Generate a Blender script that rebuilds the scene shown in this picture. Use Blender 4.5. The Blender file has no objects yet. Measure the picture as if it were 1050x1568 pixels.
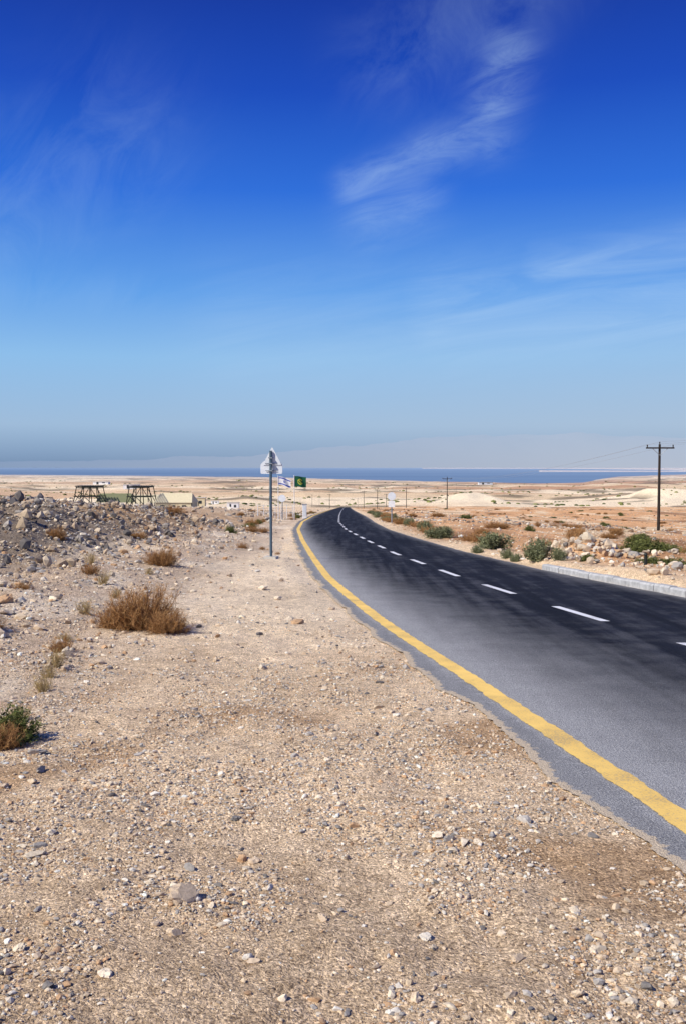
import bpy, bmesh, math, random
import numpy as np
from mathutils import Vector, Matrix
random.seed(5); rng=np.random.default_rng(7)
scene=bpy.context.scene
scene.view_settings.view_transform='Standard'; scene.view_settings.look='None'; scene.view_settings.exposure=0

# ---------------------------------------------------------------- noise
def _h(ix,iy,s):
    n=(ix.astype(np.int64)*374761393+iy.astype(np.int64)*668265263+s*1442695041)&0xffffffff
    n=((n^(n>>13))*1274126177)&0xffffffff
    n=n^(n>>16)
    return (n&0xffff)/65535.0
def vn(x,y,s=0):
    x=np.asarray(x,float); y=np.asarray(y,float)
    ix=np.floor(x); iy=np.floor(y); fx=x-ix; fy=y-iy
    fx=fx*fx*(3-2*fx); fy=fy*fy*(3-2*fy)
    a=_h(ix,iy,s); b=_h(ix+1,iy,s); c=_h(ix,iy+1,s); d=_h(ix+1,iy+1,s)
    return (a*(1-fx)+b*fx)*(1-fy)+(c*(1-fx)+d*fx)*fy
def fbm(x,y,o=4,s=0):
    r=0; a=.5; t=0
    for i in range(o):
        r=r+a*vn(np.asarray(x)*2**i+i*17.3,np.asarray(y)*2**i-i*9.1,s+i); t+=a; a*=.5
    return r/t
def ss(a,b,x):
    t=np.clip((np.asarray(x,float)-a)/(b-a),0,1); return t*t*(3-2*t)

# ---------------------------------------------------------------- layout
def smooth_table(ys,vs,win):
    t=np.arange(-60,640,0.5); v=np.interp(t,ys,vs)
    k=np.hanning(win); k/=k.sum()
    vp=np.pad(v,win,mode='edge'); vp[:win]=v[0]-(v[1]-v[0])*np.arange(win,0,-1)
    vv=np.convolve(vp,k,mode='same')[win:-win]
    return t,vv
PT,PV=smooth_table([-60,0,30,63,90,160,365,450,520,640],[1.98,0,-.99,-2.1,-3.1,-6,-14.5,-18,-22,-28.5],13)
def base(y):
    y=np.asarray(y,float)
    a=np.interp(y,PT,PV)
    b=np.interp(y,[640,900,1100],[-28.5,-40.5,-44])
    return np.where(y<640,a,b)
LT,LV=smooth_table([-60,0,4.77,6.9,8.96,11.8,15.2,19.5,25.8,35.3,48,63,90,160,365,450,640],
                   [11.0,2.36,1.67,1.357,1.045,.59,.152,-.325,-.80,-1.45,-2.2,-2.62,-2.7,-2.67,-1.9,-1.2,0],9)
def yl(y): return np.interp(y,LT,LV)                       # yellow line
def cl(y): return yl(y)+np.interp(y,[10,13.3,20.3,27.6,60],[2.92,2.82,2.6,2.38,2.35])
def re(y): return yl(y)+np.interp(y,[10,15.4,21,29,45,70],[5.7,5.3,4.85,4.5,4.45,4.7])
def le(y): return yl(y)-0.33
SEA=-62.0
def shore(u): return np.interp(u,[-.6,-.35,-.1,0,.1,.2,.245,.28,.4,.8],[6600,6300,5200,4300,3700,3300,3500,5200,7600,9000])
def H(x,y,fine=True):
    x=np.asarray(x,float); y=np.asarray(y,float)
    z=base(y)
    u=x/np.maximum(y,50)
    sh=shore(u)*(1+.05*(fbm(x/500,y/500,3,5)-.5))
    far=-44+(SEA+.8+44)*(y-1100)/(sh-1100)
    z=np.where(y>1100,far,z)
    z=np.where(y>sh,SEA+.8-(y-sh)*.02,z)
    z=np.maximum(z,SEA-8)
    sf=15500+3000*(fbm(x/3000,y*0+3,3,8))-6000*ss(.2,.4,u)
    z=np.where((y>sf)&(u>.08),SEA+1.2,z)
    isl=(u>.2)&(y>9000)&(y<10500+3000*vn(x/900,0*y,3))
    z=np.where(isl,SEA+1.0,z)
    dl=le(y)-x; dr=x-re(y)
    out=np.maximum(dl,dr); near=(y<600)
    m=np.where(near,ss(0,.5,out),1.0)
    z=z-np.where(near,.004+.03*(1-ss(-.25,.0,out)),0)
    lat=.065*np.clip(x-7-np.clip(y-60,0,100)*.03,0,26)*(1-ss(110,260,y))
    z=z-lat*m
    z=z+.80*ss(-4.2,-13,x)*ss(20,50,y)*(1-ss(85,150,y))
    z=z+.26*ss(-2.4,-5,x)*ss(6,14,y)*(1-ss(40,60,y))
    z=z+(.92+.45*fbm(x/1.6,y/1.6,3,3)-.24)*ss(-4.6,-8.2,x+1.6*(vn(y/4,0*y,9)-.5))*ss(13.5,25,y)*(1-ss(33,52,y))
    z=z+.45*np.exp(-((x-6.0)/.75)**2-((y-24.5)/1.5)**2)*m
    z=z+.36*np.exp(-((x-8.7)/1.6)**2-((y-25.5)/1.8)**2)*m
    z=z+(.10+.05*fbm(x,y,2,4))*ss(.25,.6,dr)*(1-ss(2.5,4,dr))*(1-ss(20,40,y))
    z=z+m*(fbm(x/9,y/9,4,11)-.5)*.5*ss(5,25,np.abs(y))*(y<1200)
    z=z+m*np.where(out>3,1,0)*(fbm(x/45,y/45,3,12)-.5)*2.2*ss(60,250,y)*ss(6,30,np.abs(x-1))
    fl=ss(750,1000,y)*(1-ss(.55,.95,(y-1100)/(sh-1100)))
    rid=1-np.abs(2*fbm(x/240,y/300,4,21)-1)
    z=z+fl*((fbm(x/330,y/260,4,20)-.5)*18+(rid-.7)*14)
    z=z+13*np.exp(-((y-1250-80*(vn(x/150,0*x,31)-.5))/130)**2)*ss(.45,.62,fbm(x/75,y/400,3,30))*ss(.05,.15,u)
    if fine:
        nf=(y<70)
        z=z+nf*m*((fbm(x/.5,y/.5,4,40)-.5)*.085+(fbm(x/.09,y/.09,2,41)-.5)*.020)
        z=z+nf*m*ss(-3,-5.5,x)*ss(9,14,y)*(fbm(x/.35,y/.35,3,43)-.45)*.24
    return z

# ---------------------------------------------------------------- materials helpers
def newmat(name):
    m=bpy.data.materials.new(name); m.use_nodes=True
    nt=m.node_tree; b=nt.nodes['Principled BSDF']; return m,nt,b
def N(nt,t,**k):
    n=nt.nodes.new(t)
    for a,v in k.items(): setattr(n,a,v)
    return n
def mixc(nt,f,a,b,bt='MIX'):
    n=N(nt,'ShaderNodeMix',data_type='RGBA',blend_type=bt)
    for s,v in ((0,f),(6,a),(7,b)):
        if hasattr(v,'links'): nt.links.new(v,n.inputs[s])
        else: n.inputs[s].default_value=v if s==0 else (*v,1) if len(v)==3 else v
    return n.outputs[2]
def mth(nt,op,a,b=None,c=None,clamp=False):
    n=N(nt,'ShaderNodeMath',operation=op,use_clamp=clamp)
    for i,v in enumerate((a,b,c)):
        if v is None: continue
        if hasattr(v,'links'): nt.links.new(v,n.inputs[i])
        else: n.inputs[i].default_value=v
    return n.outputs[0]
def ramp(nt,fac,stops):
    n=N(nt,'ShaderNodeValToRGB'); e=n.color_ramp.elements
    while len(e)<len(stops): e.new(.5)
    for i,(p,c) in enumerate(stops):
        e[i].position=p; e[i].color=(*c,1) if len(c)==3 else c
    nt.links.new(fac,n.inputs[0]); return n.outputs[0]
def noise(nt,vec,scale,detail=4,rough=.55,dist=0):
    n=N(nt,'ShaderNodeTexNoise'); n.inputs['Scale'].default_value=scale; n.inputs['Detail'].default_value=detail
    n.inputs['Roughness'].default_value=rough; n.inputs['Distortion'].default_value=dist
    nt.links.new(vec,n.inputs['Vector']); return n.outputs[0]
def simple(name,col,rough=.6,metal=0,var=.15,scale=8,spec=.3):
    m,nt,b=newmat(name); g=N(nt,'ShaderNodeTexCoord').outputs['Object']
    n=noise(nt,g,scale,5,.65)
    c=ramp(nt,n,[(.3,tuple(v*(1-var) for v in col)),(.7,tuple(min(1,v*(1+var)) for v in col))])
    nt.links.new(c,b.inputs['Base Color']); b.inputs['Roughness'].default_value=rough; b.inputs['Metallic'].default_value=metal
    b.inputs['Specular IOR Level'].default_value=spec
    return m

def ground_mat():
    m,nt,b=newmat('desert_gravel_ground'); L=nt.links
    a=N(nt,'ShaderNodeAttribute',attribute_name='Col').outputs['Color']
    P=N(nt,'ShaderNodeNewGeometry').outputs['Position']
    n1=noise(nt,P,75,4,.75); n2=noise(nt,P,7,6,.75); n3=noise(nt,P,.35,4,.65); n4=noise(nt,P,24,4,.7)
    c=mixc(nt,1,a,ramp(nt,n1,[(.34,(.48,.44,.40)),(.5,(1,.99,.98)),(.66,(1.45,1.42,1.38))]),'MULTIPLY')
    c=mixc(nt,1,c,ramp(nt,n2,[(.3,(.68,.64,.60)),(.7,(1.25,1.25,1.25))]),'MULTIPLY')
    c=mixc(nt,1,c,ramp(nt,n3,[(.3,(.86,.84,.82)),(.7,(1.12,1.12,1.12))]),'MULTIPLY')
    wv=N(nt,'ShaderNodeTexNoise'); wv.inputs['Scale'].default_value=22; L.new(P,wv.inputs['Vector'])
    vs=N(nt,'ShaderNodeVectorMath',operation='MULTIPLY_ADD'); L.new(wv.outputs['Color'],vs.inputs[0]); vs.inputs[1].default_value=(.05,.05,.05); L.new(P,vs.inputs[2])
    v=N(nt,'ShaderNodeTexVoronoi'); v.inputs['Scale'].default_value=95; L.new(vs.outputs[0],v.inputs['Vector'])
    tone=N(nt,'ShaderNodeSeparateColor'); L.new(v.outputs['Color'],tone.inputs[0])
    c=mixc(nt,1,c,ramp(nt,tone.outputs[0],[(0,(.50,.47,.45)),(.25,(.9,.88,.86)),(.8,(1.1,1.08,1.05)),(1,(1.6,1.6,1.6))]),'MULTIPLY')
    L.new(c,b.inputs['Base Color']); b.inputs['Roughness'].default_value=.95; b.inputs['Specular IOR Level'].default_value=.1
    h=mth(nt,'ADD',mth(nt,'MULTIPLY',v.outputs['Distance'],-.5),mth(nt,'ADD',mth(nt,'MULTIPLY',n4,1.5),mth(nt,'MULTIPLY',n1,1.2)))
    bp=N(nt,'ShaderNodeBump'); bp.inputs['Strength'].default_value=.85; bp.inputs['Distance'].default_value=.014
    L.new(h,bp.inputs['Height']); L.new(bp.outputs[0],b.inputs['Normal'])
    return m
def rock_mat(name):
    m,nt,b=newmat(name); L=nt.links
    a=N(nt,'ShaderNodeAttribute',attribute_name='Col').outputs['Color']
    P=N(nt,'ShaderNodeNewGeometry').outputs['Position']
    n1=noise(nt,P,60,4,.7)
    c=mixc(nt,1,a,ramp(nt,n1,[(.3,(.7,.68,.66)),(.7,(1.2,1.2,1.2))]),'MULTIPLY')
    L.new(c,b.inputs['Base Color']); b.inputs['Roughness'].default_value=.9; b.inputs['Specular IOR Level'].default_value=.15
    bp=N(nt,'ShaderNodeBump'); bp.inputs['Strength'].default_value=.5; bp.inputs['Distance'].default_value=.006
    L.new(n1,bp.inputs['Height']); L.new(bp.outputs[0],b.inputs['Normal'])
    return m
ROCK=rock_mat('stone')

def mesh_np(name,V,F,mat,col=None,smooth=False,attrs=None):
    me=bpy.data.meshes.new(name); k=F.shape[1]
    me.vertices.add(len(V)); me.vertices.foreach_set('co',V.astype(np.float32).ravel())
    me.loops.add(F.size); me.loops.foreach_set('vertex_index',F.astype(np.int32).ravel())
    me.polygons.add(len(F)); me.polygons.foreach_set('loop_start',np.arange(0,F.size,k,dtype=np.int32))
    me.polygons.foreach_set('loop_total',np.full(len(F),k,dtype=np.int32))
    me.update(calc_edges=True); me.validate()
    me.polygons.foreach_set('use_smooth',np.full(len(me.polygons),smooth))
    if col is not None:
        at=me.color_attributes.new('Col','FLOAT_COLOR','POINT')
        at.data.foreach_set('color',np.concatenate([col,np.ones((len(col),1))],1).astype(np.float32).ravel())
    for n,v in (attrs or {}).items():
        at=me.attributes.new(n,'FLOAT','POINT'); at.data.foreach_set('value',v.astype(np.float32).ravel())
    o=bpy.data.objects.new(name,me); scene.collection.objects.link(o)
    if mat: me.materials.append(mat)
    return o
def gridF(r,c):
    i=np.arange(r-1)[:,None]*c+np.arange(c-1)[None,:]
    return np.stack([i,i+1,i+1+c,i+c],-1).reshape(-1,4)

# ---------------------------------------------------------------- ground colours
def lerp(a,b,t): return a*(1-t[...,None])+np.array(b)*t[...,None]
def gcol(x,y):
    u=x/np.maximum(y,3)
    c=np.ones(x.shape+(3,))*np.array([.80,.64,.44])
    big=fbm(x/1.3,y/1.3,4,60)
    c=lerp(c,[.54,.375,.22],ss(.44,.60,big)*(1-ss(7,14,y))*.9)
    c=lerp(c,[.44,.335,.22],ss(5.8,2.6,y)*.5)
    c=lerp(c,[.90,.77,.57],ss(7,15,y)*ss(-5,-2.6,x)*(1-ss(70,120,y))*(x<2))
    lf=ss(-1.4,-3.4,x+.6*(big-.5))*ss(3,8,y)*(1-ss(80,200,y))
    c=lerp(c,[.62,.50,.37],lf*.8)
    c=lerp(c,[.84,.74,.58],lf*ss(.52,.66,fbm(x/.8,y/1.6,3,64))*.9)
    bm=ss(-4.6,-7,x)*ss(13,18,y)*(1-ss(45,60,y))
    c=lerp(c,[.23,.195,.155],bm*.85)
    bm2=ss(-4.4,-5.5,x)*ss(26,32,y)*(1-ss(70,90,y))
    c=lerp(c,[.56,.38,.21],bm2*.65)
    dr=x-re(np.minimum(y,600))
    rf=ss(.3,2.2,dr)*(y>3)*(1-ss(500,700,y))
    c=lerp(c,[.72,.43,.22],rf*.95)
    c=lerp(c,[.86,.69,.46],rf*ss(.50,.66,fbm(x/3.5,y/9,4,66)))
    c=lerp(c,[.38,.22,.12],rf*ss(.56,.70,fbm(x/5,y/14,4,67)))
    fp=ss(350,900,y)
    c=lerp(c,[.78,.63,.42],fp)
    s1=fbm(x/420,y/240,5,70); s2=fbm(x/900,y/170,4,71)
    c=lerp(c,[.54,.34,.21],fp*ss(.44,.54,s1)*(.5+.5*ss(-.05,.2,u)))
    c=lerp(c,[.90,.79,.58],fp*ss(.52,.60,s2))
    c=lerp(c,[.20,.17,.12],fp*ss(.58,.66,fbm(x/110,y/60,4,72))*.85)
    c=lerp(c,[.94,.84,.62],ss(1000,1080,y)*(1-ss(1380,1480,y))*ss(.45,.58,fbm(x/75,y/400,3,30))*ss(.05,.15,u))
    c=lerp(c,[.54,.55,.58],ss(1400,7000,y)*.68)  # aerial haze painted into the ground colour, stronger with distance
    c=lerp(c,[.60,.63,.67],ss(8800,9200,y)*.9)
    return c
gr=np.concatenate([np.linspace(-45,1.2,45)[:-1],np.exp(np.arange(math.log(1.2),math.log(62000),.0118))])
uu=np.linspace(-1,1,620); uu=.38*uu+.62*uu**3
GX=(11+1.25*np.abs(gr))[:,None]*uu[None,:]; GY=np.repeat(gr[:,None],len(uu),1)
GZ=H(GX,GY)
GND=ground_mat()
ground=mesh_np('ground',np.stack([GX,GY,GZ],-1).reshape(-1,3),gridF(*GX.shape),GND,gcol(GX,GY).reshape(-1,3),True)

# ---------------------------------------------------------------- road
def asphalt():
    m,nt,b=newmat('asphalt'); L=nt.links
    P=N(nt,'ShaderNodeNewGeometry').outputs['Position']
    d=N(nt,'ShaderNodeAttribute',attribute_name='dust').outputs['Fac']
    sd_=N(nt,'ShaderNodeAttribute',attribute_name='sand').outputs['Fac']
    n1=noise(nt,P,110,3,.8); n2=noise(nt,P,2.2,5,.65); n4=noise(nt,P,16,5,.75)
    mp=N(nt,'ShaderNodeMapping'); mp.inputs['Scale'].default_value=(2.5,.12,1); L.new(P,mp.inputs[0]); n3=noise(nt,mp.outputs[0],1.5,4,.6)
    v=N(nt,'ShaderNodeTexVoronoi'); v.inputs['Scale'].default_value=110; L.new(P,v.inputs['Vector'])
    dark=ramp(nt,n1,[(.3,(.005,.006,.010)),(.58,(.016,.018,.028)),(.72,(.075,.077,.090))])
    dark=mixc(nt,1,dark,ramp(nt,n3,[(.35,(.75,.75,.75)),(.65,(1.4,1.4,1.4))]),'MULTIPLY')
    dust=ramp(nt,n1,[(.3,(.12,.12,.125)),(.48,(.30,.30,.30)),(.68,(.64,.63,.60))])
    f=mth(nt,'MULTIPLY_ADD',mth(nt,'SUBTRACT',n2,.5),.45,d)
    f=mth(nt,'MULTIPLY_ADD',mth(nt,'SUBTRACT',n3,.5),.35,f,clamp=True)
    c=mixc(nt,f,dark,dust)
    sf=ramp(nt,mth(nt,'ADD',sd_,mth(nt,'MULTIPLY',mth(nt,'SUBTRACT',n4,.5),2.2)),[(.45,(0,0,0)),(.6,(1,1,1))])
    c=mixc(nt,sf,c,ramp(nt,n1,[(.3,(.34,.26,.17)),(.7,(.80,.67,.49))]))
    L.new(c,b.inputs['Base Color']); b.inputs['Roughness'].default_value=.9; b.inputs['Specular IOR Level'].default_value=.12
    bp=N(nt,'ShaderNodeBump'); bp.inputs['Strength'].default_value=.7; bp.inputs['Distance'].default_value=.008
    L.new(mth(nt,'ADD',v.outputs['Distance'],n1),bp.inputs['Height']); L.new(bp.outputs[0],b.inputs['Normal'])
    return m
def rz(y): return .004+np.maximum(y,0)*.0004
ry=np.concatenate([np.linspace(-45,1.5,60)[:-1],np.exp(np.arange(math.log(1.5),math.log(620),.004))])
t=np.concatenate([[0,.004,.008,.013,.02,.03],np.linspace(.04,1,44)])
L0=le(ry)+.10*(fbm(ry*1.1,ry*0,3,80)-.5)*2+.045*(fbm(ry*22,ry*0,2,81)-.5)
R0=re(ry)+.05*(vn(ry*3,ry*0+5,83)-.5)
RX=L0[:,None]*(1-t)+R0[:,None]*t; RY=np.repeat(ry[:,None],len(t),1)
RZ=base(RY)+rz(RY)
dist=RX-yl(RY)
dust=np.clip(1.05*np.exp(-(np.maximum(dist-.05,0)/np.interp(RY,[4,12,25,60],[1.30,1.0,.6,.3]))**1.4),0,1)*np.interp(RY,[20,60,120],[1,.7,.25])
dust=np.where(dist<-.12,dust*.75,dust)
dust=np.maximum(dust,.55*np.exp(-(R0[:,None]-RX)/.2))
sand=np.clip(1.15-(RX-L0[:,None])/.10,-.6,1.15)+np.clip(.9-(R0[:,None]-RX)/.12,0,1)*.8
road=mesh_np('road',np.stack([RX,RY,RZ],-1).reshape(-1,3),gridF(*RX.shape),asphalt(),None,True,{'dust':dust.reshape(-1),'sand':sand.reshape(-1)})
def paint(name,col,under,wear):
    m,nt,b=newmat(name); L=nt.links
    P=N(nt,'ShaderNodeNewGeometry').outputs['Position']
    n=noise(nt,P,70,5,.75); n2=noise(nt,P,3,5,.6)
    f=ramp(nt,mth(nt,'MULTIPLY_ADD',n2,.5,n),[(wear,(0,0,0)),(wear+.12,(1,1,1))])
    c=mixc(nt,f,under,col)
    c=mixc(nt,1,c,ramp(nt,n2,[(.3,(.85,.83,.8)),(.7,(1.08,1.08,1.08))]),'MULTIPLY')
    L.new(c,b.inputs['Base Color']); b.inputs['Roughness'].default_value=.7; b.inputs['Specular IOR Level'].default_value=.2
    bp=N(nt,'ShaderNodeBump'); bp.inputs['Strength'].default_value=.5; bp.inputs['Distance'].default_value=.005
    L.new(n,bp.inputs['Height']); L.new(bp.outputs[0],b.inputs['Normal'])
    return m
YEL=paint('yellow_road_paint',(.90,.61,.17),(.55,.42,.22),.58)
WHT=paint('white_road_paint',(.72,.73,.76),(.2,.2,.2),.54)
ya=ry[ry<450]
w=.082
ex=(vn(ya*9,ya*0,90)-.5)*.02+(vn(ya*40,ya*0,91)-.5)*.012; ex2=(vn(ya*11,ya*0,92)-.5)*.02+(vn(ya*37,ya*0,93)-.5)*.012
V=np.stack([np.stack([yl(ya)-w+ex,ya,base(ya)+rz(ya)+.004+ya*.0001],-1),np.stack([yl(ya)+w+ex2,ya,base(ya)+rz(ya)+.004+ya*.0001],-1)],1).reshape(-1,3)
mesh_np('yellow_edge_line',V,gridF(len(ya),2),YEL)
Vs=[];Fs=[];n0=0
yc=13.3-3.55*12
while yc<420:
    yy=np.linspace(yc-.85,yc+.85,8); x=cl(yy); z=base(yy)+rz(yy)+.004+np.maximum(yy,0)*.0001
    Vs.append(np.stack([np.stack([x-.06,yy,z],-1),np.stack([x+.06,yy,z],-1)],1).reshape(-1,3)); Fs.append(gridF(8,2)+n0); n0+=16; yc+=3.55
mesh_np('centre_line_dashes',np.concatenate(Vs),np.concatenate(Fs),WHT)

# ---------------------------------------------------------------- mesh builder
class MB:
    def __init__(s): s.v=[];s.f=[];s.m=[];s.mats=[]
    def mi(s,mat):
        if mat not in s.mats: s.mats.append(mat)
        return s.mats.index(mat)
    def add(s,vs,fs,mat):
        o=len(s.v); s.v+= [tuple(v) for v in vs]; k=s.mi(mat)
        for f in fs: s.f.append([i+o for i in f]); s.m.append(k)
    def box(s,c,d,mat,rot=None):
        vs=[Vector((x*d[0]/2,y*d[1]/2,z*d[2]/2)) for x in(-1,1) for y in(-1,1) for z in(-1,1)]
        if rot is not None: vs=[rot@v for v in vs]
        vs=[v+Vector(c) for v in vs]
        s.add(vs,[(0,1,3,2),(4,6,7,5),(0,4,5,1),(2,3,7,6),(0,2,6,4),(1,5,7,3)],mat)
    def beam(s,p,q,r,mat,n=10,r2=None):
        p=Vector(p);q=Vector(q);d=(q-p).normalized(); a=d.orthogonal().normalized(); b=d.cross(a); r2=r if r2 is None else r2
        vs=[p+(a*math.cos(2*math.pi*i/n)+b*math.sin(2*math.pi*i/n))*r for i in range(n)]+[q+(a*math.cos(2*math.pi*i/n)+b*math.sin(2*math.pi*i/n))*r2 for i in range(n)]
        s.add(vs,[(i,(i+1)%n,n+(i+1)%n,n+i) for i in range(n)]+[tuple(range(n-1,-1,-1)),tuple(range(n,2*n))],mat)
    def plate(s,pts,y,th,mat):
        n=len(pts)
        vs=[(p[0],y,p[1]) for p in pts]+[(p[0],y+th,p[1]) for p in pts]
        s.add(vs,[tuple(range(n)),tuple(range(2*n-1,n-1,-1))]+[(i,n+i,n+(i+1)%n,(i+1)%n) for i in range(n)],mat)
    def obj(s,name,loc=(0,0,0),rotz=0,parent=None,bevel=0):
        me=bpy.data.meshes.new(name); me.from_pydata(s.v,[],s.f)
        for m in s.mats: me.materials.append(m)
        me.polygons.foreach_set('material_index',s.m); me.update()
        bm=bmesh.new(); bm.from_mesh(me); bmesh.ops.recalc_face_normals(bm,faces=bm.faces); bm.to_mesh(me); bm.free()
        o=bpy.data.objects.new(name,me); o.location=loc; o.rotation_euler=(0,0,rotz); scene.collection.objects.link(o)
        if parent: o.parent=parent
        if bevel:
            b=o.modifiers.new('b','BEVEL'); b.width=bevel; b.segments=2
        return o
def hz(x,y): return float(H(np.array([x]),np.array([y]))[0])
def rounded(pts,r,k=4):
    out=[];n=len(pts)
    for i in range(n):
        p=Vector(pts[i]);a=(Vector(pts[i-1])-p).normalized();b=(Vector(pts[(i+1)%n])-p).normalized()
        A=p+a*r;B=p+b*r
        for j in range(k+1):
            t=j/k; q=(A*(1-t)+p*t)*(1-t)+(p*(1-t)+B*t)*t; out.append((q.x,q.y))
    return out
STEEL=simple('galvanised_steel',(.30,.33,.36),.5,.3)
POLE=simple('dark_painted_steel',(.09,.14,.18),.5,.2)
BACK=simple('sign_back_aluminium',(.70,.73,.76),.5,.0,.08,5)
WHITE=simple('white_paint',(.80,.80,.80),.6)
BLUE=simple('blue_paint',(.02,.06,.42),.6)
GREEN=simple('green_cloth',(.008,.085,.04),.8)
YELC=simple('yellow_cloth',(.5,.5,.05),.8)
WOOD=simple('dark_creosoted_wood',(.035,.027,.022),.9,0,.3,5)
CONC=simple('concrete',(.55,.52,.45),.9,0,.2,14)
KERB=simple('kerb_concrete',(.46,.46,.45),.9,0,.25,9)
DARK=simple('black_steel',(.018,.022,.018),.6)
CANV=simple('beige_canvas',(.66,.58,.38),.85)
OLIVE=simple('olive_canvas',(.20,.21,.11),.85)
GLASS=simple('dark_window',(.03,.04,.05),.2)

# main traffic sign (seen from the back)
sb=MB()
sb.beam((0,0,-.1),(0,0,2.74),.034,POLE,14)
sb.box((0,0,.03),(.32,.32,.12),CONC)
sb.plate(rounded([(-.22,2.38),(.27,2.38),(.025,2.84)],.04),.050,.012,BACK)
sb.plate(rounded([(-.28,2.16),(.28,2.16),(.28,2.40),(.19,2.50),(-.16,2.50),(-.28,2.40)],.04),.068,.012,BACK)
for z in (2.56,2.42,2.24):
    sb.box((0.0,-.006,z),(.10,.085,.03),STEEL)
    sb.box((0.0,.042,z),(.30 if z<2.5 else .12,.010,.018),STEEL)
sb.obj('traffic_sign',(-1.80,24.5,hz(-1.8,24.5)),math.radians(-10))

def round_sign(name,x,y,h,r,rect=False,front=False,mat=WHITE):
    s=MB(); s.beam((0,0,-.2),(0,0,h),.035,STEEL,10)
    c=[(r*math.cos(a),h-r+r*math.sin(a)) for a in np.linspace(0,2*math.pi,25)[:-1]]
    s.plate(c,-.06,.012,BACK)
    if rect:
        s.plate(rounded([(-r*.8,h-2*r-.42),(r*.8,h-2*r-.42),(r*.8,h-2*r-.03),(-r*.8,h-2*r-.03)],.03),-.06,.012,mat)
    s.beam((0,-.046,h-r),(0,.0,h-r),.03,STEEL,8)
    return s.obj(name,(x,y,hz(x,y)),math.radians(-10))
round_sign('speed_limit_sign',-4.45,72,1.85,.27)
round_sign('road_sign',2.98,60,1.90,.25,True)

def flag(name,x,y,h,kind,w=.95,hh=.75,slant=0.0):
    s=MB(); s.beam((0,0,-.2),(0,0,h),.025,WHITE,8)
    s.beam((0,0,h),(0,0,h+.04),.04,WHITE,8)
    nx,nz=30,22; vs=[]
    for j in range(nz+1):
        for i in range(nx+1):
            a=i/nx
            vs.append((a*w*.97, .10*a*math.sin(a*8+j*.12), h-.03-hh*(1-j/nz)-slant*a*a+.03*a*math.sin(a*7)))
    for j in range(nz):
        for i in range(nx):
            a=(i+.5)/nx; b=(j+.5)/nz; mt=WHITE
            if kind=='il':
                if .10<b<.25 or .75<b<.90: mt=BLUE
                X=(a-.5)*w/hh; Z=b-.5
                def tri(X,Z,r): return max(-Z, Z*.5+abs(X)*.866)-r
                t1=tri(X,Z,.09); t2=tri(X,-Z,.09)
                if (abs(t1+.015)<.02) or (abs(t2+.015)<.02): mt=BLUE
            else:
                mt=GREEN; X=(a-.5)*1.25; Z=b-.5
                r=math.hypot(X,Z)
                if .19<r<.27 and not(-.3<math.atan2(Z,X)<.5): mt=YELC
                if abs(Z+X*.9-.0)<.05 and r<.25: mt=YELC
            k=j*(nx+1)+i
            s.add([vs[k],vs[k+1],vs[k+nx+2],vs[k+nx+1]],[(0,1,2,3)],mt)
    return s.obj(name,(x,y,hz(x,y)))
flag('israeli_flag',-4.75,72,3.20,'il',.95,.62,.28)
flag('green_flag',-3.62,73,3.30,'gr',.92,.78,.10)

s=MB()
for i in range(7):
    s.beam((i*.45,0,-.2),(i*.45,0,1.05),.022,WHITE,6)
for z in(.45,.75,1.0): s.beam((0,.03,z),(2.7,.03,z),.010,STEEL,6)
s.obj('roadside_fence',(-6.6,76,hz(-5.2,76)))
s=MB(); s.box((0,0,.55),(.34,.24,1.1),WHITE); s.box((0,0,1.12),(.40,.30,.05),STEEL); s.box((0,-.125,.6),(.26,.012,.8),BACK); s.box((0,0,-.1),(.4,.3,.2),CONC)
s.obj('utility_cabinet',(-3.05,78,hz(-3.05,78)),0,None,.008)

# utility poles and wires
px=[(26.5,-52),(25.8,80),(24.6,232),(23.2,360),(22,500)]
tops=[]
for i,(x,y) in enumerate(px):
    z=hz(x,y); hgt=7.05 if i<2 else 7.6
    s=MB(); s.beam((0,0,-.5),(0,0,hgt),.13,WOOD,12,.09)
    s.box((0,-.13,hgt-.30),(2.3,.10,.12),WOOD)
    for k in(-1.05,0,1.05):
        zz=hgt-.24 if k else hgt
        s.beam((k,-.13 if k else 0,zz),(k,-.13 if k else 0,zz+.20),.04,WOOD,8,.055)
    s.beam((-.6,-.13,hgt-.36),(0,-.10,hgt-.9),.02,STEEL,6); s.beam((.6,-.13,hgt-.36),(0,-.10,hgt-.9),.02,STEEL,6)
    s.obj('utility_pole',(x,y,z)); tops.append((x,y,z+hgt))
s=MB()
for a,b in zip(tops[:-1],tops[1:]):
    for k in(-1.05,0,1.05):
        off=-.02 if k else .2
        P=[]
        for t_ in np.linspace(0,1,25):
            P.append(Vector((a[0]*(1-t_)+b[0]*t_+k,a[1]*(1-t_)+b[1]*t_-(.13 if k else 0),a[2]*(1-t_)+b[2]*t_+off-1.6*4*t_*(1-t_)*.8)))
        for p,q in zip(P[:-1],P[1:]): s.beam(p,q,.009,STEEL,4)
s.obj('power_lines')
for (pxx,d,h) in [(-4.5,330,5),(7,330,6),(10.5,300,6),(-22,700,12),(35,720,11),(-60,800,12),(12,800,10),(150,1300,14),(330,1500,14),(-120,1400,14),(60,1200,13),(-30,1250,13),(230,1400,13)]:
    s=MB(); s.beam((0,0,-1),(0,0,h),.10,WOOD,8,.07); s.box((0,0,h-.4),(1.4,.1,.1),WOOD)
    for k in(-.6,.6): s.beam((k,0,h-.35),(k,0,h-.12),.04,WOOD,6)
    s.obj('distant_utility_pole',(pxx,d,hz(pxx,d)))

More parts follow.
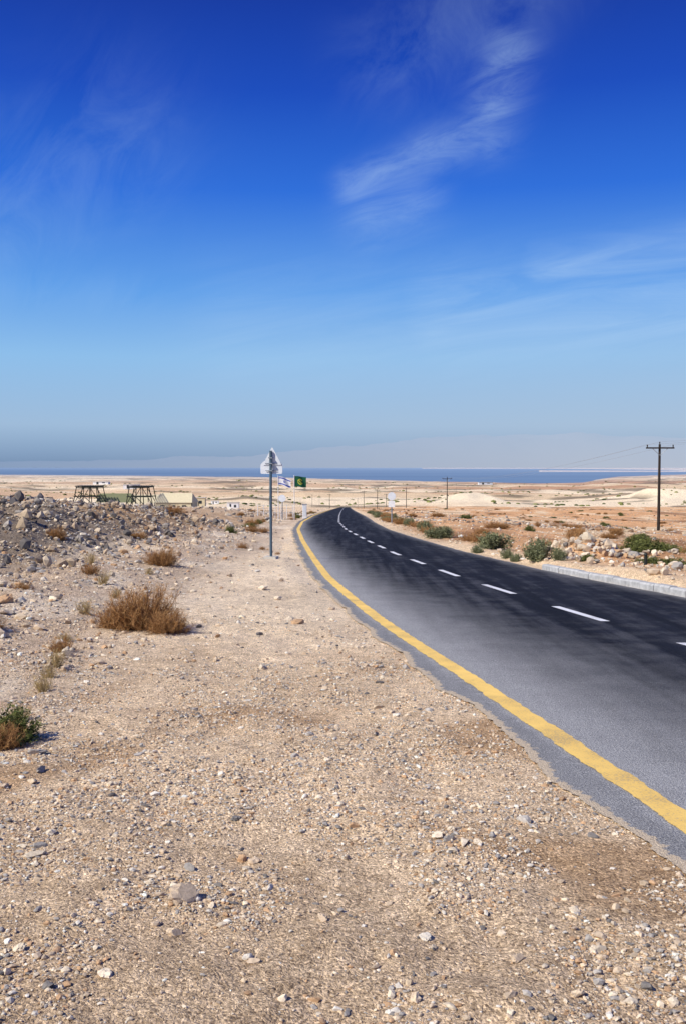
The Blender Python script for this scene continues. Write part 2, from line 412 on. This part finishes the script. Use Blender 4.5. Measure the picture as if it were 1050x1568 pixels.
# kerb on the right
s=MB()
segs=np.arange(-2,21.7,.5)
for a,b in zip(segs[:-1],segs[1:]):
    a2=a+.006;b2=b-.006
    pa=Vector((float(re(a2))+.03,a2,0)); pb=Vector((float(re(b2))+.03,b2,0)); d=(pb-pa); n=Vector((d.y,-d.x,0)).normalized()
    jz=random.uniform(-.008,.008); jx=random.uniform(-.008,.008)
    vs=[]
    for p in(pa,pb):
        z0=float(base(p.y))+jz
        for q,zz in((0,-.1),(0,.10),(.025,.13),(.15,.13),(.15,-.1)):
            w_=p+n*(q+jx); vs.append((w_.x,w_.y,z0+zz))
    s.add(vs,[(0,1,6,5),(1,2,7,6),(2,3,8,7),(3,4,9,8),(0,4,3,2,1),(5,6,7,8,9)],KERB)
s.obj('kerb')
s=MB(); s.beam((0,0,-.1),(0,0,.22),.035,DARK,10,.03); s.beam((0,0,.22),(0,0,.26),.045,DARK,10,.02)
s.obj('marker_post',(5.95,19.2,hz(5.95,19.2)+.02))

def pergola(x,y,w,h):
    s=MB(); r=.055
    for sy in(-1.3,1.3):
        s.beam((-w*.52,sy,-.3),(-w*.34,sy,h),r,DARK,6); s.beam((w*.52,sy,-.3),(w*.34,sy,h),r,DARK,6)
        s.beam((-w*.15,sy,-.3),(-w*.1,sy,h),r,DARK,6); s.beam((w*.18,sy,-.3),(w*.12,sy,h),r,DARK,6)
        s.beam((-w*.36,sy,h),(w*.36,sy,h),r*1.2,DARK,6); s.beam((-w*.44,sy,h*.6),(w*.44,sy,h*.6),r,DARK,6)
        s.beam((-w*.48,sy,h*.2),(-w*.1,sy,h),r*.8,DARK,6); s.beam((w*.48,sy,h*.2),(w*.1,sy,h),r*.8,DARK,6)
        s.beam((-w*.42,sy,h*.7),(w*.2,sy,0),r*.8,DARK,6)
    for i in range(9):
        xx=-w*.36+w*.72*i/8; s.beam((xx,-1.6,h+.12),(xx,1.6,h+.12),.05,DARK,6)
    s.obj('pergola_shelter',(x,y,hz(x,y)))
pergola(-28.4,110,3.4,2.6); pergola(-22.6,110,3.2,2.6)
def tent(name,x,y,w,d,h,eave,mat,wall=None,rot=0):
    s=MB()
    s.add([(-w/2,-d/2,eave),(w/2,-d/2,eave),(w/2,d/2,eave),(-w/2,d/2,eave),(-w*.42,0,h),(w*.42,0,h)],[(0,1,5,4),(2,3,4,5),(1,2,5),(3,0,4)],mat)
    if wall:
        W=w*.94;D=d*.92
        s.box((0,0,eave/2-.2),(W,D,eave+.36),wall)
        for k in(-.3,0,.3): s.box((k*W,-D/2-.006,eave*.5),(.5,.02,eave*.4),GLASS)
    for a in(-1,1):
        for b in(-1,1): s.beam((a*w*.49,b*d*.48,-.3),(a*w*.49,b*d*.48,eave),.05,DARK,6)
    s.obj(name,(x,y,hz(x,y)),rot)
tent('olive_tent',-26.2,113,4.2,3,2.0,1.0,OLIVE,None,.1)
tent('canvas_hut',-19.0,112,4.4,3.2,2.0,.95,CANV,CANV,-.1)
tent('beige_tent',-22.6,117,6,3,2.0,1.0,CANV,None,.2)
def hut(x,y,w,h,mat=WHITE):
    s=MB(); s.box((0,0,h/2-.2),(w,w*.6,h+.4),mat); s.box((0,0,h+.06),(w*1.06,w*.68,.14),CONC)
    s.box((-w*.2,-w*.3-.01,h*.45),(w*.14,.03,h*.8),GLASS); s.box((w*.2,-w*.3-.01,h*.6),(w*.2,.03,h*.3),GLASS)
    s.obj('small_building',(x,y,hz(x,y)))
hut(-34,230,3.5,2.4,CANV); hut(-28,250,3,2.2,WHITE); hut(-420,1950,30,9); hut(-260,2300,24,6); hut(420,2900,40,7); hut(-640,2600,40,8); hut(-150,1150,9,4); hut(-170,1180,7,4,CANV)

# ---------------------------------------------------------------- stones
def ico(sub):
    bm=bmesh.new(); bmesh.ops.create_icosphere(bm,subdivisions=sub,radius=1)
    v=np.array([x.co[:] for x in bm.verts]); f=np.array([[q.index for q in p.verts] for p in bm.faces]); bm.free(); return v,f
PAL=np.array([[.74,.63,.47],[.58,.46,.33],[.80,.74,.63],[.42,.39,.35],[.54,.35,.20],[.20,.185,.17],[.66,.53,.37]])
def stones(name,x,y,r,sub=1,pal=PAL,prob=None,sink=.25,flat=.6,zoff=0):
    n=len(x); bv,bf=ico(sub); nv=len(bv)
    S=np.stack([rng.uniform(.75,1.35,n),rng.uniform(.6,1.0,n),rng.uniform(flat*.6,flat*1.25,n)],-1)
    V=bv[None]*(1+rng.uniform(-.23,.2,(n,nv,1)))
    for k in range(4):
        d=rng.normal(size=(n,1,3)); d/=np.linalg.norm(d,axis=-1,keepdims=True)
        p=(V*d).sum(-1,keepdims=True); V=V-np.maximum(p-rng.uniform(.4,.75,(n,1,1)),0)*d
    V=V*S[:,None]*r[:,None,None]
    a=rng.uniform(0,6.283,n); tl=rng.normal(0,.25,n)
    ct,st=np.cos(tl)[:,None],np.sin(tl)[:,None]
    X,Y,Z=V[...,0],V[...,1]*ct-V[...,2]*st,V[...,1]*st+V[...,2]*ct
    ca,sa=np.cos(a)[:,None],np.sin(a)[:,None]
    P=np.stack([X*ca-Y*sa+x[:,None],X*sa+Y*ca+y[:,None],Z+(H(x,y)+r*S[:,2]*(1-2*sink)+zoff)[:,None]],-1)
    ci=rng.choice(len(pal),n,p=prob); c=pal[ci]*rng.uniform(.8,1.2,(n,1))
    col=np.repeat(np.clip(c,0,.85)[:,None],nv,1).reshape(-1,3)
    F=(bf[None]+(np.arange(n)*nv)[:,None,None]).reshape(-1,3)
    return mesh_np(name,P.reshape(-1,3),F,ROCK,col,False)
def off_road(x,y,m=.0): return (x<le(y)-m)|(x>re(y)+.35)
def sample(n,y0,y1,xl,xr,pw=1.0):
    y=y0+(y1-y0)*rng.random(n)**pw; x=rng.uniform(0,1,n)
    x=xl(y)+(xr(y)-xl(y))*x
    return x,y
PG=[.18,.24,.12,.16,.12,.08,.10]
x,y=sample(125000,1.6,9.5,lambda y:-.42*y-1.2,lambda y:le(y)+.1,1.2)
cl1=fbm(x/.55,y/.55,3,101); keep=(rng.random(len(x))<ss(.40,.60,cl1)*.92+.08); x,y=x[keep],y[keep]
r=np.clip(.0056*np.exp(rng.normal(0,.5,len(x))),.0028,.020)
k=off_road(x,y,-.16+.14*rng.random(len(x))); x,y,r=x[k],y[k],r[k]
stones('gravel',x,y,r,1,PAL,PG)
x,y=sample(9500,1.8,13,lambda y:-.42*y-1.4,lambda y:le(y),1.1)
kk=rng.random(len(x))<ss(.42,.62,fbm(x/.6,y/.6,3,101))+.05+.35*ss(-1.2,-2.5,x); x,y=x[kk],y[kk]
r=np.clip(.0115*np.exp(rng.normal(0,.42,len(x))),.006,.034)
stones('pebbles',x,y,r,2,PAL,[.20,.24,.10,.18,.11,.07,.10],.35)
ps=np.array([(-.63,3.8,.062),(.44,4.5,.036),(.49,4.45,.028),(.55,4.4,.034),(.52,4.6,.024),(.62,4.42,.028),(.40,4.62,.022),(.7,4.5,.02),(-.08,3.62,.024),(.6,3.28,.03),(-1.38,4.3,.04),(-.53,4.8,.028),(-.42,4.17,.027),
 (-.98,3.75,.022),(-.62,3.55,.024),(.3,3.5,.022),(.18,3.8,.02),(-.3,3.3,.025),(-1.15,3.4,.028),(-.8,3.2,.03),(1.05,3.7,.018),(-.15,8,.03),(-1.9,6.0,.06),(-1.75,5.6,.035),(.75,3.05,.022),(-.9,7.5,.03),(.25,5.6,.02),(.9,4.6,.018)])
stones('loose_stones',ps[:,0],ps[:,1],ps[:,2],3,PAL,[.35,.25,.10,.14,.06,.02,.08],.25,.55)
x,y=sample(30000,9,48,lambda y:-.42*y-3,lambda y:le(y)-.1,1.4)
k=rng.random(len(x))<(.10+.9*ss(-1.6,-3.8,x+.03*y)); x,y=x[k],y[k]
r=np.clip(.016*np.exp(rng.normal(0,.6,len(x)))*(.75+y/45),.008,.11)
stones('field_stones',x,y,r,1,PAL,[.2,.26,.13,.12,.1,.06,.13])
x=rng.uniform(-22,-4.6,15000); y=rng.uniform(13,50,15000)
k=rng.random(len(x))<ss(-4.4,-7,x)*.9+.1; x,y=x[k],y[k]
k=x>-.42*y-4; x,y=x[k],y[k]
r=np.clip(.046*np.exp(rng.normal(0,.55,len(x))),.02,.22)
stones('rubble_berm',x,y,r,1,PAL*np.array([.74,.72,.71]),[.12,.18,.06,.24,.04,.28,.08],.15,.8)
x=rng.uniform(0,1,9000); y=rng.uniform(5,75,9000); x=re(y)+.35+x*(.36*y+4)
r=np.clip(.026*np.exp(rng.normal(0,.6,len(x))),.012,.15)
stones('roadside_stones',x,y,r,1,PAL,[.26,.24,.12,.05,.2,.03,.10])
def pile(cx,cy,sx,sy,n,name,rr=.07):
    x=cx+rng.normal(0,sx,n); y=cy+rng.normal(0,sy,n); k=x>re(y)+.3; x,y=x[k],y[k]
    r=np.clip(rr*np.exp(rng.normal(0,.45,len(x))),.025,.20)
    return stones(name,x,y,r,2,PAL*.92,[.30,.28,.10,.08,.10,.04,.10],.15,.8)
pile(6.0,24.0,.6,1.0,260,'rubble_pile',.06); pile(8.3,23.6,1.5,1.4,150,'rubble_pile',.05); pile(6.6,19.5,.6,1.5,70,'rubble_pile',.035)
bx=np.array([-4.35,-4.15,-2.75,-3.5,-5.1,-5.6,-3.05]); by=np.array([12.6,11.9,9.7,11.2,14.5,15.5,10.4]); br=np.array([.14,.08,.08,.08,.14,.12,.07])
stones('boulders',bx,by,br,3,PAL,[.5,.3,.1,0,.05,0,.05],.2,.6)
x=rng.uniform(-1,1,9000); y=np.exp(rng.uniform(math.log(60),math.log(420),9000)); x=x*.5*y
k=(x>re(y)+1)|(x<le(y)-1); x,y=x[k],y[k]
stones('field_stones',x,y,np.clip(.10*np.exp(rng.normal(0,.5,len(x))),.04,.3),1,PAL*.85,None,.3,.6)

# ---------------------------------------------------------------- bushes
def bushmat(name,c1,c2):
    m,nt,b=newmat(name); L=nt.links
    a=N(nt,'ShaderNodeAttribute',attribute_name='tone').outputs['Fac']
    c=ramp(nt,a,[(0,c1),(1,c2)])
    L.new(c,b.inputs['Base Color']); b.inputs['Roughness'].default_value=.9; b.inputs['Specular IOR Level'].default_value=.1
    return m
BRN=bushmat('dry_twigs',(.16,.075,.028),(.60,.34,.14)); GRN=bushmat('desert_shrub_green',(.04,.06,.018),(.24,.25,.08))
GRY=bushmat('grey_green_shrub',(.08,.10,.05),(.34,.35,.19)); STR=bushmat('straw',(.28,.2,.09),(.6,.45,.2))
def bush_mesh(name,mat,n,sub,lw,leaf,seed,up=.35):
    R=np.random.default_rng(seed); V=[];F=[];T=[]
    def strip(p0,p1,p2,w,tone):
        side=np.cross(p2-p0,R.normal(size=3)); side/=np.linalg.norm(side)+1e-9
        o=len(V)
        for i,tt in enumerate((0,.5,1)):
            p=(p0*(1-tt)+p1*tt)*(1-tt)+(p1*(1-tt)+p2*tt)*tt
            ww=w*(1-.7*tt); V.append(p-side*ww); V.append(p+side*ww); T.extend([tone,tone])
        F.append((o,o+1,o+3,o+2)); F.append((o+2,o+3,o+5,o+4))
    lobes=R.normal(size=(7,3)); lobes[:,2]=np.abs(lobes[:,2])*.6; lobes/=np.linalg.norm(lobes,axis=1,keepdims=True)
    for i in range(n):
        d=lobes[R.integers(7)]*.75+R.normal(size=3)*.55; d[2]=abs(d[2])+up*R.random(); d/=np.linalg.norm(d)
        Ln=R.uniform(.55,1.0)*(.8+.35*max(0,(d@lobes.T).max()-.6)); b0=np.append(R.normal(size=2)*.08,0)
        end=b0+d*Ln*np.array([.5,.5,1.0]); mid=b0+d*Ln*np.array([.35,.35,.35])+R.normal(size=3)*.04
        t0=R.uniform(.1,.6); strip(b0,mid,end,lw*1.6,t0)
        for k in range(sub):
            tt=R.uniform(.3,1); p=(b0*(1-tt)+mid*tt)*(1-tt)+(mid*(1-tt)+end*tt)*tt
            dd=d*.6+R.normal(size=3)*.7; dd/=np.linalg.norm(dd); q=p+dd*np.array([.5,.5,1])*R.uniform(.08,.24); q[2]=max(q[2],.01)
            tn=np.clip(R.uniform(0,.7)+.35*q[2],0,1); strip(p,(p+q)/2+R.normal(size=3)*.015,q,lw,tn)
            for l in range(leaf):
                c=p+(q-p)*R.uniform(.3,1.1)+R.normal(size=3)*.012; a=R.normal(size=3)*.016; bb=R.normal(size=3)*.010; o=len(V)
                V.extend([c-a,c-bb,c+a,c+bb]); T.extend([np.clip(tn+R.uniform(-.2,.3),0,1)]*4); F.append((o,o+1,o+2,o+3))
    V=np.array(V); V[:,2]=np.maximum(V[:,2],-.02)
    o=mesh_np(name,V,np.array(F),mat,None,False,{'tone':np.array(T)}); me=o.data; bpy.data.objects.remove(o); return me
MB1=bush_mesh('dry_bush_mesh',BRN,270,28,.0028,0,1,.6); MB2=bush_mesh('dry_bush_mesh_b',BRN,110,16,.0045,0,2)
MG=bush_mesh('green_bush_mesh',GRN,130,12,.005,4,3); MY=bush_mesh('grey_bush_mesh',GRY,150,12,.005,3,4,.9); MS=bush_mesh('straw_mesh',STR,70,8,.005,0,6,1.0)
def bush(name,me,x,y,w,h):
    o=bpy.data.objects.new(name,me); o.location=(x,y,hz(x,y)-.015); o.scale=(w,w,h*1.05); o.rotation_euler=(0,0,random.uniform(0,6.28)); scene.collection.objects.link(o)
for a in [(-2.38,11.6,1.1,.66),(-2.02,11.3,.65,.34),(-2.75,11.7,.55,.34),(-3.7,20,.85,.46),(-4.0,10.7,.65,.40),(-6.6,22.5,.6,.38),(-5.7,27,.8,.25)]: bush('dry_bush',MB1,*a)
for a in [(-2.9,10.0,.4,.24),(-4.4,17,.5,.3),(-4.6,14,.4,.2),(-3.1,30,.55,.3),(-3.6,44,.8,.35),(-6.6,38,1.2,.5),(-7.5,43,1.3,.45),(-5.2,56,1.2,.5),(-1.8,27,.25,.12),(-2.55,31,.3,.15)]: bush('dry_bush',MB2,*a)
bush('green_bush',MG,-2.2,6.35,.42,.30); bush('dry_bush',MB1,-2.2,6.2,.40,.22)
for a in [(-3.3,12.5,.35,.26),(-3.95,16,.4,.3),(-2.7,9.1,.3,.24),(-2.3,6.9,.22,.16),(-3.4,14.5,.3,.2),(-4.9,19,.4,.35),(-3.0,10.6,.34,.16),(-2.6,8.6,.25,.18),(-3.6,18,.3,.2),(-2.45,8.0,.3,.2)]: bush('dry_grass_tuft',MS,*a)
bush('grey_shrub',MY,4.62,23.2,.85,.62); bush('grey_shrub',MY,4.95,22.4,.45,.34); bush('grey_shrub',MY,4.3,25.5,.45,.28); bush('grey_shrub',MY,3.85,28,.45,.26); bush('grey_shrub',MY,4.3,24.3,.4,.25)
for a in [(8.1,26.4,1.3,.60),(8.75,27.0,1.2,.55),(6.9,21.9,.8,.22),(7.4,22.0,.8,.24),(9.6,29,1.3,.55),(7.8,25.6,.9,.42),(5.5,22.1,.45,.2)]: bush('green_bush',MG,*a)
for a in [(6.3,26.0,1.2,.75),(9.7,27.5,1.3,.5),(11,31,1.4,.5),(8.8,22.2,.7,.3),(5.9,28,.9,.5)]: bush('dry_bush',MB2,*a)
for i in range(36):
    y=30+i*2.8+random.uniform(-1,1); x=float(re(y))+random.uniform(.5,1.6)+y*.006
    bush('dry_bush',MB2 if i%3 else MY,x,y,random.uniform(.7,1.6),random.uniform(.3,.65))
for i in range(22):
    y=38+i*5+random.uniform(-1,1); x=float(le(y))-random.uniform(.6,1.8)
    if y<70: x-=.8
    bush('dry_bush',MB2 if i%2 else MG,x,y,random.uniform(.5,1.2),random.uniform(.2,.45))
for i in range(110):
    y=random.uniform(30,240); x=float(re(y))+3+random.random()*.42*y
    bush('dry_bush',random.choice([MB2,MB1,MG]),x,y,random.uniform(.6,1.8),random.uniform(.25,.6))
for i in range(60):
    y=random.uniform(45,240); x=float(le(y))-3-random.random()*.4*y
    bush('dry_bush',random.choice([MB2,MB1]),x,y,random.uniform(.5,1.6),random.uniform(.2,.5))
bv,bf=ico(1); n=2600
y=np.exp(rng.uniform(math.log(1000),math.log(3200),n)); x=rng.uniform(-.55,.55,n)*y
k=fbm(x/260,y/110,3,120)>.50; x,y=x[k],y[k]; n=len(x)
r=rng.uniform(.8,2.6,n)
P=(bv[None]*(1+rng.uniform(-.3,.3,(n,len(bv),1))))*r[:,None,None]*np.array([1.3,1.3,.7])+np.stack([x,y,H(x,y)+.3],-1)[:,None]
mesh_np('distant_shrubs',P.reshape(-1,3),(bf[None]+(np.arange(n)*len(bv))[:,None,None]).reshape(-1,3),GRN,None,False,{'tone':np.repeat(rng.uniform(0,1,n),len(bv))})

# ---------------------------------------------------------------- sea
m,nt,b=newmat('sea_water'); P=N(nt,'ShaderNodeNewGeometry').outputs['Position']
mp=N(nt,'ShaderNodeMapping'); mp.inputs['Scale'].default_value=(.0002,.0012,1); nt.links.new(P,mp.inputs[0]); n=noise(nt,mp.outputs[0],1,5,.6)
c=ramp(nt,n,[(.3,(.085,.155,.265)),(.7,(.14,.23,.35))])
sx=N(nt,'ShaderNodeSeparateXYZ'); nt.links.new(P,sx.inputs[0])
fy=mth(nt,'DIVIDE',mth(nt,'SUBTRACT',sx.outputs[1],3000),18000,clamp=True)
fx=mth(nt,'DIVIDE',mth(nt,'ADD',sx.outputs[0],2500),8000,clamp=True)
c=mixc(nt,mth(nt,'MULTIPLY_ADD',fy,.75,mth(nt,'MULTIPLY',fx,.40),clamp=True),c,(.30,.41,.54))  # haze painted into the water colour, paler far out and to the right
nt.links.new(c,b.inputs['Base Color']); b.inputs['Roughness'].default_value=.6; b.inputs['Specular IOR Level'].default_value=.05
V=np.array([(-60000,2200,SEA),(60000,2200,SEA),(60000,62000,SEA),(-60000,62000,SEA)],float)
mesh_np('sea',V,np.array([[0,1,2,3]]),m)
m,nt,b=newmat('mountain_rock_painted_haze')
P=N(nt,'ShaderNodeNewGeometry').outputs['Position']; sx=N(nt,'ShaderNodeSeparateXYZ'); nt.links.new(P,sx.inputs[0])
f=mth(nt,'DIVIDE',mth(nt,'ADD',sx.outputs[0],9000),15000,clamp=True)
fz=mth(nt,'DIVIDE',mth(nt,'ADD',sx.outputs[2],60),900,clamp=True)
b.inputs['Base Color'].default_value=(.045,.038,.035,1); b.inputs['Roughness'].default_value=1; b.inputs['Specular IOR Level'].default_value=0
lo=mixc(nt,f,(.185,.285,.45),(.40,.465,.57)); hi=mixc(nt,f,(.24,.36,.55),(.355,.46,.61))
ec=mixc(nt,fz,lo,hi); nt.links.new(ec,b.inputs['Emission Color']); b.inputs['Emission Strength'].default_value=1.0  # emission stands in for aerial haze in front of the dark rock
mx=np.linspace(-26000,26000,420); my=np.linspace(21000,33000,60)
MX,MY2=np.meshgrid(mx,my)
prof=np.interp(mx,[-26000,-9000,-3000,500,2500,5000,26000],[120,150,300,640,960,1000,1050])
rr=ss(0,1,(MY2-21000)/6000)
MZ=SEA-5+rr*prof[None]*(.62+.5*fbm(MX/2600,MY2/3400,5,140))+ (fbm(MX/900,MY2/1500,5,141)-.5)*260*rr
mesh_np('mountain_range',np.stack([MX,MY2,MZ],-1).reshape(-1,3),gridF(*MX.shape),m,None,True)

# ---------------------------------------------------------------- sky + sun
SUN=Vector((-.86,-.51,0)).normalized(); EL=math.radians(43)
sd=Vector((SUN.x*math.cos(EL),SUN.y*math.cos(EL),math.sin(EL)))
li=bpy.data.lights.new('sun','SUN'); li.energy=5; li.angle=math.radians(.5); li.color=(1,.95,.86)
so=bpy.data.objects.new('sun',li); so.rotation_euler=(-sd).to_track_quat('-Z','Y').to_euler(); scene.collection.objects.link(so)
w=bpy.data.worlds.new('World'); scene.world=w; w.use_nodes=True; nt=w.node_tree; L=nt.links; bg=nt.nodes['Background']
sk=N(nt,'ShaderNodeTexSky',sky_type='NISHITA'); sk.sun_disc=False; sk.sun_elevation=EL; sk.sun_rotation=math.atan2(sd.x,sd.y)%(2*math.pi)
sk.altitude=0; sk.air_density=1.0; sk.dust_density=1.0; sk.ozone_density=3
D=N(nt,'ShaderNodeTexCoord').outputs['Generated']; sp=N(nt,'ShaderNodeSeparateXYZ'); L.new(D,sp.inputs[0])
zc=sp.outputs[2]
g=ramp(nt,zc,[(0,(.19,.29,.46)),(.010,(.23,.35,.54)),(.04,(.35,.51,.72)),(.107,(.27,.525,.85)),(.17,(.115,.355,.84)),(.265,(.024,.158,.72)),(.35,(.007,.070,.52)),(.44,(.004,.032,.33)),(1,(.02,.06,.30))])
gs=N(nt,'ShaderNodeVectorMath',operation='SCALE'); L.new(g,gs.inputs[0]); gs.inputs[3].default_value=1/.09
ysafe=mth(nt,'MAXIMUM',sp.outputs[1],.08)
U=mth(nt,'DIVIDE',sp.outputs[0],ysafe); Vv=mth(nt,'DIVIDE',zc,ysafe)
col=mixc(nt,.94,sk.outputs[0],gs.outputs[0])
hr=mth(nt,'MULTIPLY',mth(nt,'MULTIPLY_ADD',U,1.4,.42,clamp=True),ramp(nt,zc,[(0,(1,1,1)),(.03,(.75,.75,.75)),(.16,(0,0,0))]))
col=mixc(nt,mth(nt,'MULTIPLY',hr,.65),col,(5.1,6.2,7.6))
cmb=N(nt,'ShaderNodeCombineXYZ'); L.new(U,cmb.inputs[0]); L.new(Vv,cmb.inputs[1])
def rotnoise(ang,sx,sy,seed,det=6,dist=.8):
    mp=N(nt,'ShaderNodeMapping'); mp.vector_type='TEXTURE'; mp.inputs['Rotation'].default_value=(0,0,ang); mp.inputs['Scale'].default_value=(sx,sy,1); mp.inputs['Location'].default_value=(seed,seed*.7,0)
    L.new(cmb.outputs[0],mp.inputs[0]); return noise(nt,mp.outputs[0],1,det,.66,dist)
def seg(ax,ay,bx,by,wd):
    dx,dy=bx-ax,by-ay; l2=dx*dx+dy*dy
    px_=mth(nt,'SUBTRACT',U,ax); py_=mth(nt,'SUBTRACT',Vv,ay)
    t=mth(nt,'MULTIPLY_ADD',px_,dx/l2,mth(nt,'MULTIPLY',py_,dy/l2),clamp=True)
    qx=mth(nt,'SUBTRACT',px_,mth(nt,'MULTIPLY',t,dx)); qy=mth(nt,'SUBTRACT',py_,mth(nt,'MULTIPLY',t,dy))
    d2=mth(nt,'ADD',mth(nt,'MULTIPLY',qx,qx),mth(nt,'MULTIPLY',qy,qy))
    return mth(nt,'POWER',2.718,mth(nt,'MULTIPLY',d2,-1/(wd*wd)))
def sm(a,lo=.36,hi=.74): return ramp(nt,a,[(lo,(0,0,0)),(hi,(1,1,1))])
nA=sm(rotnoise(.35,.10,.028,1.3)); nB=sm(rotnoise(.15,.22,.030,4.1)); nC=sm(rotnoise(.9,.12,.07,7.7))
def mx_(*a):
    r=a[0]
    for q in a[1:]: r=mth(nt,'MAXIMUM',r,q)
    return r
cA=mx_(seg(.01,.280,.08,.312,.018),seg(.08,.312,.145,.335,.020),seg(.145,.335,.165,.41,.026),mth(nt,'MULTIPLY',seg(.03,.25,.07,.265,.030),.7))
cA=mth(nt,'MULTIPLY',cA,mth(nt,'ADD',mth(nt,'MULTIPLY',nA,.9),.18))
cB=mth(nt,'MULTIPLY',mx_(seg(.10,.15,.42,.165,.05),mth(nt,'MULTIPLY',seg(-.10,.135,.2,.145,.06),.55),seg(.20,.192,.40,.225,.026)),mth(nt,'ADD',mth(nt,'MULTIPLY',nB,.75),.25))
cC=mth(nt,'MULTIPLY',mx_(seg(-.36,.24,-.24,.32,.08),seg(-.34,.18,-.2,.175,.022),seg(.05,.4,.2,.5,.05)),mth(nt,'MULTIPLY',nC,.35))
ct=mth(nt,'ADD',mth(nt,'MULTIPLY',cA,.40),mth(nt,'ADD',mth(nt,'MULTIPLY',cB,.46),mth(nt,'MULTIPLY',cC,.42)),clamp=True)
col=mixc(nt,ct,col,(5.3,7.5,10.2))
L.new(col,bg.inputs[0]); bg.inputs[1].default_value=.09

# ---------------------------------------------------------------- camera
cam=bpy.data.cameras.new('camera'); co=bpy.data.objects.new('camera',cam); scene.collection.objects.link(co); scene.camera=co
cam.sensor_fit='VERTICAL'; cam.sensor_height=36; cam.lens=34.4; cam.clip_end=120000; cam.clip_start=.05
co.location=(0,0,1.6); co.rotation_euler=(math.radians(90-2.75),0,0)
